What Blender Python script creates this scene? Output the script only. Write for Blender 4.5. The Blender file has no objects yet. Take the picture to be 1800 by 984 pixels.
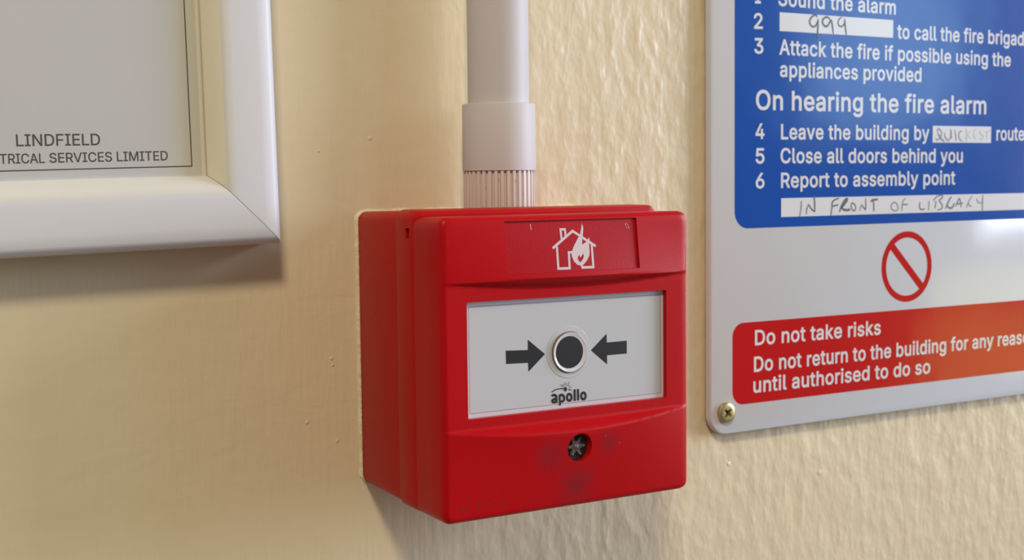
import bpy, bmesh, math, json, random
from mathutils import Vector, Matrix, noise
from mathutils.geometry import tessellate_polygon

sc = bpy.context.scene
col = sc.collection
ZB = 1400.0                      # every length below is in millimetres; z = 0 is the call point's height, 1.4 m up

def V(x, y, z):
    return Vector((x / 1000.0, y / 1000.0, (z + ZB) / 1000.0))

# ------------------------------------------------------------------ camera
yaw, pitch, roll = 0.544434696, 0.0717866482, -0.0109749517
fwd = Vector((math.sin(yaw) * math.cos(pitch), math.cos(yaw) * math.cos(pitch), -math.sin(pitch)))
right = Vector((math.cos(yaw), -math.sin(yaw), 0))
up = right.cross(fwd)
r2 = right * math.cos(roll) + up * math.sin(roll)
u2 = -right * math.sin(roll) + up * math.cos(roll)
cd = bpy.data.cameras.new('camera')
cam = bpy.data.objects.new('camera', cd); col.objects.link(cam)
M = Matrix((r2, u2, -fwd)).transposed().to_4x4()
M.translation = V(-230.7, -405.2, 50.0)
cam.matrix_world = M
cd.sensor_width = 36.0
cd.lens = 2447.17 / 1800 * 36.0
cd.clip_start = 0.01
cd.dof.use_dof = True
cd.dof.focus_distance = 0.395
cd.dof.aperture_fstop = 32
sc.camera = cam

# ------------------------------------------------------------------ light
sc.view_settings.view_transform = 'Standard'
sc.view_settings.look = 'None'
sc.view_settings.exposure = 0.0
sc.view_settings.gamma = 1.0
sc.view_settings.use_curve_mapping = False
wd = bpy.data.worlds.new('room_ambience'); sc.world = wd; wd.use_nodes = True
wd.node_tree.nodes['Background'].inputs[0].default_value = (0.80, 0.71, 0.66, 1)
wd.node_tree.nodes['Background'].inputs[1].default_value = 0.30

def area(name, pos, target, sx, sy, power, color):
    ld = bpy.data.lights.new(name, 'AREA'); ld.shape = 'RECTANGLE'
    ld.size = sx; ld.size_y = sy; ld.energy = power; ld.color = color
    o = bpy.data.objects.new(name, ld); col.objects.link(o)
    o.location = pos
    o.rotation_euler = (Vector(target) - Vector(pos)).to_track_quat('-Z', 'Y').to_euler()
    return o

# daylight window in the side wall to the right, and the warm ceiling lamp up to the left behind the camera
area('window_daylight', (2.5, -1.0, 1.96), (0.0, -1.0, 1.96), 1.10, 1.36, 92.0, (0.77, 0.83, 1.0))
area('side_pane_daylight', (2.5, -2.25, 2.16), (0.0, -2.25, 2.16), 0.53, 1.18, 11.0, (0.50, 0.78, 1.0))
area('added_yellow_reflection_light', (2.5, -1.49, 0.944), (0.0, -1.49, 0.944), 1.17, 0.38, 3.0, (0.95, 0.85, 0.22))  # unseen yellow light, added to put an orange reflection on the sign
area('ceiling_lamp', (-0.56, -1.00, 2.42), (0.0, 0.0, 1.4), 0.20, 0.20, 12.6, (1.0, 0.86, 0.60))

# ------------------------------------------------------------------ materials
def mat(name, color, rough=0.5, spec=0.5, metal=0.0, coat=0.0):
    m = bpy.data.materials.new(name); m.use_nodes = True
    b = m.node_tree.nodes['Principled BSDF']
    b.inputs['Base Color'].default_value = (*color, 1)
    b.inputs['Roughness'].default_value = rough
    b.inputs['Specular IOR Level'].default_value = spec
    b.inputs['Metallic'].default_value = metal
    b.inputs['Coat Weight'].default_value = coat
    b.inputs['Coat Roughness'].default_value = 0.08
    return m

class NT:
    def __init__(s, m): s.t = m.node_tree; s.b = s.t.nodes['Principled BSDF']; s.tc = s.n('ShaderNodeNewGeometry')
    def n(s, kind, **kw):
        x = s.t.nodes.new(kind)
        for k, v in kw.items():
            if k.startswith('i_'): x.inputs[k[2:].replace('_', ' ')].default_value = v
            else: setattr(x, k, v)
        return x
    def l(s, a, b): s.t.links.new(a, b)
    def pos(s, scale=(1, 1, 1)):
        mp = s.n('ShaderNodeMapping'); mp.inputs['Scale'].default_value = scale
        s.l(s.tc.outputs['Position'], mp.inputs['Vector']); return mp.outputs['Vector']
    def noise(s, vec, scale, detail=3, rough=0.5, dist=0.0):
        x = s.n('ShaderNodeTexNoise'); x.inputs['Scale'].default_value = scale; x.inputs['Detail'].default_value = detail
        x.inputs['Roughness'].default_value = rough; x.inputs['Distortion'].default_value = dist
        s.l(vec, x.inputs['Vector']); return x.outputs['Fac']
    def ramp(s, fac, stops):
        r = s.n('ShaderNodeValToRGB'); e = r.color_ramp.elements
        while len(e) < len(stops): e.new(0.5)
        for el, (p, c) in zip(e, stops): el.position = p; el.color = (*c, 1) if len(c) == 3 else c
        s.l(fac, r.inputs['Fac']); return r.outputs['Color']
    def math(s, op, a, b=None, c=None, clamp=False):
        x = s.n('ShaderNodeMath'); x.operation = op; x.use_clamp = clamp
        for i, v in enumerate((a, b, c)):
            if v is None: continue
            if isinstance(v, (int, float)): x.inputs[i].default_value = v
            else: s.l(v, x.inputs[i])
        return x.outputs[0]
    def mix(s, fac, a, b, kind='MIX'):
        x = s.n('ShaderNodeMix'); x.data_type = 'RGBA'; x.blend_type = kind
        for inp, v in ((x.inputs[0], fac), (x.inputs[6], a), (x.inputs[7], b)):
            if isinstance(v, (int, float)): inp.default_value = v
            elif isinstance(v, tuple): inp.default_value = (*v, 1)
            else: s.l(v, inp)
        return x.outputs[2]
    def bump(s, h, strength, dist, prev=None):
        x = s.n('ShaderNodeBump'); x.inputs['Strength'].default_value = strength; x.inputs['Distance'].default_value = dist
        s.l(h, x.inputs['Height'])
        if prev is not None: s.l(prev, x.inputs['Normal'])
        s.l(x.outputs[0], s.b.inputs['Normal']); return x.outputs[0]
    def sep(s):
        x = s.n('ShaderNodeSeparateXYZ'); s.l(s.tc.outputs['Position'], x.inputs[0]); return x.outputs

# painted plaster: brush strokes to the left, orange-peel roller stipple to the right
wall_m = mat('cream_gloss_painted_plaster', (0.71, 0.58, 0.37), 0.36, 0.5)
n = NT(wall_m)
blot = n.noise(n.pos(), 9.0, 4, 0.6)
base_c = n.mix(blot, (0.655, 0.55, 0.37), (0.70, 0.61, 0.43))
st = n.n('ShaderNodeVectorMath'); st.operation = 'SUBTRACT'; st.inputs[1].default_value = V(145.2, 0, -83.2); n.l(n.tc.outputs['Position'], st.inputs[0])
st2 = n.n('ShaderNodeVectorMath'); st2.operation = 'MULTIPLY'; st2.inputs[1].default_value = (1 / 0.0011, 0, 1 / 0.0075); n.l(st.outputs[0], st2.inputs[0])
st3 = n.n('ShaderNodeVectorMath'); st3.operation = 'LENGTH'; n.l(st2.outputs[0], st3.inputs[0])
sm = n.n('ShaderNodeMapRange'); sm.inputs['From Min'].default_value = 1.0; sm.inputs['From Max'].default_value = 0.2; n.l(st3.outputs['Value'], sm.inputs['Value'])
n.l(n.mix(n.math('MULTIPLY', sm.outputs[0], 0.4), base_c, (0.60, 0.38, 0.16)), n.b.inputs['Base Color'])
rside = n.n('ShaderNodeMapRange'); rside.inputs['From Min'].default_value = -0.02; rside.inputs['From Max'].default_value = 0.05
wob = n.math('ADD', n.sep()[0], n.math('MULTIPLY', n.noise(n.pos(), 14.0, 2), 0.03))
n.l(wob, rside.inputs['Value'])
lft = n.n('ShaderNodeMapRange'); lft.inputs['From Min'].default_value = 0.03; lft.inputs['From Max'].default_value = -0.02; n.l(wob, lft.inputs['Value'])
stip = n.noise(n.pos((1.0, 1.0, 0.55)), 200.0, 2, 0.45, 0.1)
stip2 = n.noise(n.pos((1.0, 1.0, 0.5)), 90.0, 2, 0.45, 0.2)
hr = n.math('MULTIPLY', n.math('ADD', n.math('MULTIPLY', n.math('POWER', stip, 2.0), 0.9), n.math('MULTIPLY', stip2, 1.0)), n.math('MULTIPLY_ADD', rside.outputs[0], 0.85, 0.15))
brush = n.noise(n.pos((1.0, 1.0, 0.12)), 420.0, 3, 0.5)
brush2 = n.noise(n.pos((0.5, 1.0, 1.0)), 130.0, 3, 0.55, 0.6)
hl = n.math('MULTIPLY', n.math('ADD', n.math('MULTIPLY', brush, 0.24), n.math('MULTIPLY', brush2, 0.30)), n.math('MULTIPLY_ADD', lft.outputs[0], 0.75, 0.25))
big = n.noise(n.pos(), 24.0, 2, 0.5)
h = n.math('ADD', n.math('ADD', hr, hl), n.math('MULTIPLY', big, 0.5))
# small paint nibs left under the gloss
for bx, bz, br in ((-55.6, 59.7, 0.7), (-52.6, -5.9, 0.9), (-52.2, -8.1, 0.6), (-37.8, 63.7, 1.0), (-61.4, -25.5, 0.9), (-51.2, -32.5, 0.8), (109.9, -58.6, 1.2), (156.6, -67.5, 1.6)):
    dd = n.n('ShaderNodeVectorMath'); dd.operation = 'DISTANCE'; dd.inputs[1].default_value = V(bx, 0, bz); n.l(n.tc.outputs['Position'], dd.inputs[0])
    mr = n.n('ShaderNodeMapRange'); mr.inputs['From Min'].default_value = br / 1000; mr.inputs['From Max'].default_value = 0; mr.interpolation_type = 'SMOOTHSTEP'; n.l(dd.outputs['Value'], mr.inputs['Value'])
    h = n.math('ADD', h, n.math('MULTIPLY', mr.outputs[0], 0.35))
n.bump(h, 0.6, 0.0012)
n.l(n.math('MULTIPLY_ADD', blot, 0.15, 0.30), n.b.inputs['Roughness'])

# injection-moulded red plastic with fine grain and dust
def red_plastic(name, base, smudge=False, grain=0.25):
    m = mat(name, base, 0.38, 0.18)
    k = NT(m)
    c = k.mix(k.noise(k.pos(), 60.0, 3), tuple(v * 0.93 for v in base), tuple(min(1, v * 1.05) for v in base))
    vo = k.n('ShaderNodeTexVoronoi'); vo.inputs['Scale'].default_value = 190.0; k.l(k.pos(), vo.inputs['Vector'])
    wn = k.n('ShaderNodeSeparateColor'); k.l(vo.outputs['Color'], wn.inputs[0])
    lim = k.math('MULTIPLY', k.math('GREATER_THAN', wn.outputs[0], 0.84), k.math('MULTIPLY', wn.outputs[1], 0.062))
    speck = k.math('LESS_THAN', vo.outputs['Distance'], lim)
    c = k.mix(k.math('MULTIPLY', speck, 0.8), c, (0.75, 0.42, 0.38))
    if smudge:
        tot = None
        for (sx, sz, rr) in ((11.6, -30.5, 5.5), (-9.0, -32.0, 7.0), (0.5, -42.0, 9.0)):
            d = k.n('ShaderNodeVectorMath'); d.operation = 'DISTANCE'; d.inputs[1].default_value = V(sx, -60, sz); k.l(k.tc.outputs['Position'], d.inputs[0])
            mr = k.n('ShaderNodeMapRange'); mr.inputs['From Min'].default_value = rr / 1000; mr.inputs['From Max'].default_value = 0.0; k.l(d.outputs['Value'], mr.inputs['Value'])
            tot = mr.outputs[0] if tot is None else k.math('ADD', tot, mr.outputs[0])
        f = k.math('MULTIPLY', k.math('MULTIPLY', tot, k.noise(k.pos(), 170.0, 4, 0.6)), 1.15, clamp=True)
        c = k.mix(f, c, (0.12, 0.018, 0.03))
    k.l(c, k.b.inputs['Base Color'])
    k.bump(k.noise(k.pos(), 1900.0, 2), grain, 0.00008)
    return m
red_m = red_plastic('red_moulded_plastic', (0.43, 0.002, 0.003))
cover_m = red_plastic('red_cover_plastic', (0.43, 0.001, 0.004), True)
label_m = red_plastic('red_grained_label_plastic', (0.39, 0.005, 0.010), grain=0.5)
plate_m = mat('pale_grey_insert_plastic', (0.51, 0.53, 0.57), 0.22)
black_m = mat('black_print', (0.015, 0.015, 0.018), 0.5, 0.3)
pvc_m = mat('white_pvc_conduit', (0.56, 0.54, 0.55), 0.52, 0.32)
k = NT(pvc_m)
sp = k.math('GREATER_THAN', k.noise(k.pos((1, 1, 0.5)), 900.0, 2, 0.5), 0.74)
k.l(k.mix(k.math('MULTIPLY', sp, 0.25), (0.54, 0.51, 0.52), (0.25, 0.17, 0.10)), k.b.inputs['Base Color'])
rib_m = mat('grimy_white_pvc', (0.66, 0.60, 0.58), 0.45)
k = NT(rib_m)
g1 = k.math('GREATER_THAN', k.noise(k.pos((1, 1, 0.45)), 520.0, 3, 0.6), 0.69)
k.l(k.mix(k.math('MULTIPLY', g1, 0.5), (0.58, 0.51, 0.48), (0.25, 0.13, 0.08)), k.b.inputs['Base Color'])
frame_m = mat('white_satin_frame', (0.60, 0.605, 0.63), 0.48)
lip_m = mat('cream_painted_warm_light', (0.70, 0.665, 0.53), 0.5)  # cream paints in the warm-only light on the moulding's inner slope
warm_tint_m = mat('frame_painted_faint_warm_light', (0.60, 0.595, 0.56), 0.5)  # fainter step of the same painted warm light
paper_m = mat('off_white_paper', (0.64, 0.63, 0.60), 0.8, 0.3)
k = NT(paper_m)
k.l(k.mix(k.noise(k.pos(), 40.0, 4, 0.6), (0.51, 0.515, 0.525), (0.54, 0.545, 0.555)), k.b.inputs['Base Color'])
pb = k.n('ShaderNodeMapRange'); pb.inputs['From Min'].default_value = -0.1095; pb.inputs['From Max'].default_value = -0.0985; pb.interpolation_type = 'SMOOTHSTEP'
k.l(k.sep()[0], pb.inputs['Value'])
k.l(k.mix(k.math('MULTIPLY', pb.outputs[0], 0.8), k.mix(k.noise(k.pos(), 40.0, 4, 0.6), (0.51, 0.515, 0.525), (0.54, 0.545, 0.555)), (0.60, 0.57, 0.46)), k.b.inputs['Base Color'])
print_m = mat('grey_black_print', (0.06, 0.055, 0.05), 0.7)
sign_m = mat('glossy_white_sign_plastic', (0.57, 0.60, 0.655), 0.13, 0.4)
k = NT(sign_m)
gr = k.math('GREATER_THAN', k.noise(k.pos(), 210.0, 2, 0.5), 0.78)
k.l(k.mix(k.math('MULTIPLY', gr, 0.4), (0.57, 0.60, 0.655), (0.35, 0.33, 0.32)), k.b.inputs['Base Color'])
def sheen(m, amt=0.12):
    q = NT(m); q.bump(q.noise(q.pos((1, 1, 1)), 26.0, 2), amt, 0.002)
sheen(sign_m)
blue_m = mat('glossy_blue_print', (0.005, 0.068, 0.37), 0.13, 0.4); sheen(blue_m)
sred_m = mat('glossy_red_print', (0.47, 0.004, 0.006), 0.13, 0.4); sheen(sred_m)
letter_m = mat('glossy_white_print', (0.66, 0.67, 0.70), 0.16, 0.5)
ink = [mat('black_marker_ink', (0.035, 0.035, 0.04), 0.4), mat('worn_grey_marker_ink', (0.14, 0.14, 0.14), 0.4), mat('faded_marker_ink', (0.40, 0.38, 0.385), 0.4)]
brass_m = mat('yellow_passivated_steel', (0.50, 0.40, 0.20), 0.36, 0.5, 0.85)
k = NT(brass_m); k.bump(k.noise(k.pos(), 900.0, 2), 0.3, 0.0002)
dark_m = mat('dark_recess', (0.012, 0.008, 0.010), 0.5)
clear_m = mat('smoky_clear_plastic', (0.10, 0.085, 0.09), 0.14)
plug_glint_m = mat('pale_plug_glint', (0.13, 0.11, 0.12), 0.15)
icon_m = mat('pale_lilac_icon_print', (0.60, 0.50, 0.54), 0.4)
# clear sheet: mostly see-through with a plain Fresnel reflection
glass_m = bpy.data.materials.new('clear_glazing'); glass_m.use_nodes = True
t = glass_m.node_tree; t.nodes.clear()
tr = t.nodes.new('ShaderNodeBsdfTransparent'); tr.inputs[0].default_value = (1, 1, 1, 1)
gl = t.nodes.new('ShaderNodeBsdfGlossy'); gl.inputs['Roughness'].default_value = 0.06
mx = t.nodes.new('ShaderNodeMixShader'); ot = t.nodes.new('ShaderNodeOutputMaterial')
ge = t.nodes.new('ShaderNodeNewGeometry'); dt = t.nodes.new('ShaderNodeVectorMath'); dt.operation = 'DOT_PRODUCT'
t.links.new(ge.outputs['Incoming'], dt.inputs[0]); t.links.new(ge.outputs['Normal'], dt.inputs[1])
def mth(op, a, b=None):
    x = t.nodes.new('ShaderNodeMath'); x.operation = op
    for i, v in enumerate((a, b)):
        if v is None: continue
        if isinstance(v, (int, float)): x.inputs[i].default_value = v
        else: t.links.new(v, x.inputs[i])
    return x.outputs[0]
schlick = mth('ADD', mth('MULTIPLY', mth('POWER', mth('SUBTRACT', 1.0, mth('ABSOLUTE', dt.outputs['Value'])), 5.0), 0.97), 0.025)
t.links.new(schlick, mx.inputs[0]); t.links.new(tr.outputs[0], mx.inputs[1]); t.links.new(gl.outputs[0], mx.inputs[2]); t.links.new(mx.outputs[0], ot.inputs[0])

# ------------------------------------------------------------------ helpers
def link(name, bm, m, parent=None, smooth=None):
    me = bpy.data.meshes.new(name)
    bm.normal_update(); bm.to_mesh(me); bm.free()
    me.materials.append(m)
    if smooth is not None:
        for p in me.polygons: p.use_smooth = True
        me.set_sharp_from_angle(angle=math.radians(smooth))
    o = bpy.data.objects.new(name, me); col.objects.link(o)
    if parent is not None:
        o.parent = parent
        o.matrix_parent_inverse = parent_world(parent).inverted()
    return o

def parent_world(p):
    m = p.matrix_basis.copy(); q = p
    while q.parent:
        m = q.matrix_parent_inverse @ m; q = q.parent; m = q.matrix_basis @ m
    return m

def thing(name, label, cat, loc, group=None):
    o = bpy.data.objects.new(name, None); col.objects.link(o); o.empty_display_size = 0.01
    o.location = loc; o['label'] = label; o['category'] = cat
    if group: o['group'] = group
    return o

def rrect(x0, x1, z0, z1, r, seg=6):
    r = max(min(r, (x1 - x0) / 2 - 1e-3, (z1 - z0) / 2 - 1e-3), 1e-3)
    pts = []
    for cx, cz, a0 in ((x1 - r, z1 - r, 0), (x0 + r, z1 - r, 90), (x0 + r, z0 + r, 180), (x1 - r, z0 + r, 270)):
        for i in range(seg + 1):
            a = math.radians(a0 + 90 * i / seg)
            pts.append((cx + r * math.cos(a), cz + r * math.sin(a)))
    return pts

def bridge(bm, A, B):
    L = len(A)
    for i in range(L):
        bm.faces.new((A[i], A[(i + 1) % L], B[(i + 1) % L], B[i]))

def loft(rings, cap0=True, cap1=True):
    """rings: list of (y, [(x, z)...]) from the wall outwards"""
    bm = bmesh.new(); vr = []
    for y, pts in rings:
        vr.append([bm.verts.new(V(x, y, z)) for x, z in pts])
    for a, b in zip(vr, vr[1:]): bridge(bm, a, b)
    if cap0: bm.faces.new(list(reversed(vr[0])))
    if cap1: bm.faces.new(vr[-1])
    bmesh.ops.recalc_face_normals(bm, faces=bm.faces)
    return bm

def plate(x0, x1, z0, z1, r, yb, yf, bev=0.3, seg=6):
    return loft([(yb, rrect(x0, x1, z0, z1, r, seg)), (yf + bev, rrect(x0, x1, z0, z1, r, seg)), (yf + bev * 0.3, rrect(x0 + bev * .3, x1 - bev * .3, z0 + bev * .3, z1 - bev * .3, r - bev * .3, seg)), (yf, rrect(x0 + bev, x1 - bev, z0 + bev, z1 - bev, r - bev, seg))])

def prints(loops, y, thick=0.05, tilt=None):
    """flat print: outer loop and holes -> a thin solid on plane y (or on y(x, z))"""
    fy = y if callable(y) else (lambda x, z: y)
    bm = bmesh.new()
    for dup in (0, 1):
        pass
    flat = [p for L in loops for p in L]
    tris = tessellate_polygon([[Vector((p[0], p[1], 0)) for p in L] for L in loops])
    F = [bm.verts.new(V(x, fy(x, z), z)) for x, z in flat]
    B = [bm.verts.new(V(x, fy(x, z) + thick, z)) for x, z in flat]
    for a, b, c in tris:
        try:
            bm.faces.new((F[a], F[b], F[c])); bm.faces.new((B[c], B[b], B[a]))
        except ValueError: pass
    i = 0
    for L in loops:
        m = len(L)
        for j in range(m):
            a, b = i + j, i + (j + 1) % m
            try: bm.faces.new((F[a], B[a], B[b], F[b]))
            except ValueError: pass
        i += m
    bmesh.ops.recalc_face_normals(bm, faces=bm.faces)
    return bm

def ellipse(cx, cz, r, nseg=40, rz=None):
    rz = rz or r
    return [(cx + r * math.cos(2 * math.pi * i / nseg), cz + rz * math.sin(2 * math.pi * i / nseg)) for i in range(nseg)]

def catmull(P, k=4):
    if len(P) < 3: return [Vector(p) for p in P]
    P = [Vector(p) for p in P]; closed = (P[0] - P[-1]).length < 1e-3
    Q = ([P[-2]] + P + [P[1]]) if closed else ([2 * P[0] - P[1]] + P + [2 * P[-1] - P[-2]])
    out = []
    for i in range(1, len(Q) - 2):
        a, b, c, d = Q[i - 1], Q[i], Q[i + 1], Q[i + 2]
        for j in range(k):
            t_ = j / k
            out.append(0.5 * ((2 * b) + (c - a) * t_ + (2 * a - 5 * b + 4 * c - d) * t_ ** 2 + (3 * b - a - 3 * c + d) * t_ ** 3))
    out.append(Q[-2]); return out

def ribbon_into(bm, P, w, y, smooth=True, taper=0.0, thick=0.04):
    """a pen stroke of width w along P on the print plane; square-ended strips with mitred joints"""
    fy = y if callable(y) else (lambda x, z: y)
    P = catmull(P) if smooth else [Vector(p) for p in P]
    Ls, Rs = [], []
    m = len(P)
    closed = (P[0] - P[-1]).length < 1e-3
    for i, p in enumerate(P):
        pa = P[i - 1] if i else (P[-2] if closed else None)
        pb = P[i + 1] if i < m - 1 else (P[1] if closed else None)
        d1 = (p - pa).normalized() if pa is not None else None
        d2 = (pb - p).normalized() if pb is not None else None
        if d1 is None: d1 = d2
        if d2 is None: d2 = d1
        nn = Vector((-d1.y - d2.y, d1.x + d2.x))
        if nn.length < 1e-3: nn = Vector((-d1.y, d1.x))
        nn.normalize()
        c = max(0.5, nn.dot(Vector((-d1.y, d1.x))))
        hw = w / 2 / c
        if taper and not closed: hw *= 1 - taper * (abs(2 * i / (m - 1) - 1) ** 3)
        Ls.append(p + nn * hw); Rs.append(p - nn * hw)
    def mk(p, o): return bm.verts.new(V(p.x, fy(p.x, p.y) + o, p.y))
    LF = [mk(p, 0) for p in Ls]; RF = [mk(p, 0) for p in Rs]
    LB = [mk(p, thick) for p in Ls]; RB = [mk(p, thick) for p in Rs]
    for i in range(m - 1):
        bm.faces.new((LF[i], RF[i], RF[i + 1], LF[i + 1]))
        bm.faces.new((LB[i], LB[i + 1], RB[i + 1], RB[i]))
        bm.faces.new((LF[i], LF[i + 1], LB[i + 1], LB[i]))
        bm.faces.new((RF[i], RB[i], RB[i + 1], RF[i + 1]))
    for i in (0, m - 1): 
        bm.faces.new((LF[i], LB[i], RB[i], RF[i]))

FONT = None
try:
    import os
    for kind in ('LOCAL', 'SYSTEM'):
        f = os.path.join(bpy.utils.resource_path(kind), 'datafiles', 'fonts', 'Inter.woff2')
        if os.path.exists(f): FONT = bpy.data.fonts.load(f); break
except Exception: FONT = None

from mathutils.geometry import interpolate_bezier, delaunay_2d_cdt
def contours(s, space=1.0):
    """outline loops of a string, grouped as (outer, [holes])"""
    c = bpy.data.curves.new('lettering_source', 'FONT')
    if FONT: c.font = FONT
    c.body = s; c.space_character = space
    o = bpy.data.objects.new('lettering_source', c); col.objects.link(o)
    dg = bpy.context.evaluated_depsgraph_get()
    cu = o.evaluated_get(dg).to_curve(dg)
    loops = []
    for sp in cu.splines:
        B = sp.bezier_points; m = len(B); L = []
        for i in range(m):
            a, b = B[i], B[(i + 1) % m]
            if a.handle_right_type == 'VECTOR' and b.handle_left_type == 'VECTOR': seg = [a.co, b.co]
            else:
                straight = ((a.handle_right - a.co).cross(b.co - a.co).length < 1e-5 and (b.handle_left - b.co).cross(b.co - a.co).length < 1e-5)
                seg = [a.co, b.co] if straight else interpolate_bezier(a.co, a.handle_right, b.handle_left, b.co, 5)
            for q in seg[:-1]:
                v = Vector((q[0], q[1]))
                if not L or (L[-1] - v).length > 1e-4: L.append(v)
        if len(L) > 2 and (L[0] - L[-1]).length < 1e-4: L.pop()
        if len(L) > 2: loops.append(L)
    o.to_curve_clear() if hasattr(o, 'to_curve_clear') else None
    bpy.data.objects.remove(o); bpy.data.curves.remove(c)
    # cluster loops that overlap in x: one cluster per glyph or so
    loops.sort(key=lambda L: min(p.x for p in L))
    cl = []
    for L in loops:
        x0, x1 = min(p.x for p in L), max(p.x for p in L)
        if cl and x0 < cl[-1][1] - 1e-3: cl[-1][0].append(L); cl[-1][1] = max(cl[-1][1], x1)
        else: cl.append([[L], x1])
    return [c_[0] for c_ in cl]

def winding(p, loops):
    w = 0
    for L in loops:
        for i in range(len(L)):
            a, b = L[i - 1], L[i]
            if (a.y > p.y) != (b.y > p.y) and p.x < (b.x - a.x) * (p.y - a.y) / (b.y - a.y) + a.x: w += 1 if b.y > a.y else -1
    return w

def span(gr):
    xs = [p.x for G_ in gr for L in G_ for p in L]; return min(xs), max(xs)
HCAP = {}
def lettering(s, p0, p1, cap, y, m, parent, bold=0.0, prefix=None, back=False, label=None, name='lettering', space=1.0):
    gr = contours(s, space); a, b = span(gr)
    if prefix:
        pa, pb = span(contours(prefix, space)); w = (pb - pa) if back else (pb - a)
    else: w = b - a
    if not HCAP:
        ys_ = [p.y for G_ in contours('H') for L in G_ for p in L]; HCAP['h'] = (min(ys_), max(ys_))
    lo, hi = HCAP['h']
    P0, P1 = Vector(p0), Vector(p1); d = P1 - P0
    ux = d.normalized(); uz = Vector((-ux.y, ux.x))
    sx = (d.length - bold) / w; sy = (cap - bold) / (hi - lo)
    org = (P1 - ux * ((b - a) * sx + bold / 2)) if back else (P0 + ux * bold / 2)
    org = org + uz * bold / 2
    def T(p): return org + ux * ((p.x - a) * sx) + uz * ((p.y - lo) * sy)
    bm = bmesh.new()
    for loops in gr:
        vs_, es_ = [], []
        for L in loops:
            k0 = len(vs_); vs_ += [p.copy() for p in L]; es_ += [(k0 + i, k0 + (i + 1) % len(L)) for i in range(len(L))]
        V2, E2, F2, *_ = delaunay_2d_cdt(vs_, es_, [], 0, 1e-6)
        bv = {}
        for f in F2:
            c_ = sum((V2[i] for i in f), Vector((0, 0))) / len(f)
            if winding(c_, loops) == 0: continue
            for i in f:
                if i not in bv: q = T(V2[i]); bv[i] = bm.verts.new(V(q.x, y, q.y))
            try: bm.faces.new([bv[i] for i in f])
            except ValueError: pass
        if bold:
            for k_, L in enumerate(loops):
                Q = [tuple(T(p)) for p in L]
                ribbon_into(bm, Q + [Q[0]], bold, y + 0.003 + 0.003 * k_, False, 0.0, 0.02)
    for f in bm.faces:
        f.normal_update()
    o = link(name, bm, m, parent)
    if label: o['label'] = label
    return o

def boolean(o, cutters):
    for c in cutters:
        md = o.modifiers.new('cut', 'BOOLEAN'); md.operation = 'DIFFERENCE'; md.solver = 'EXACT'; md.object = c
    dg = bpy.context.evaluated_depsgraph_get()
    me = bpy.data.meshes.new_from_object(o.evaluated_get(dg))
    me.name = o.name; o.modifiers.clear(); old = o.data; o.data = me; bpy.data.meshes.remove(old)
    for c in cutters: bpy.data.objects.remove(c)

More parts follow.
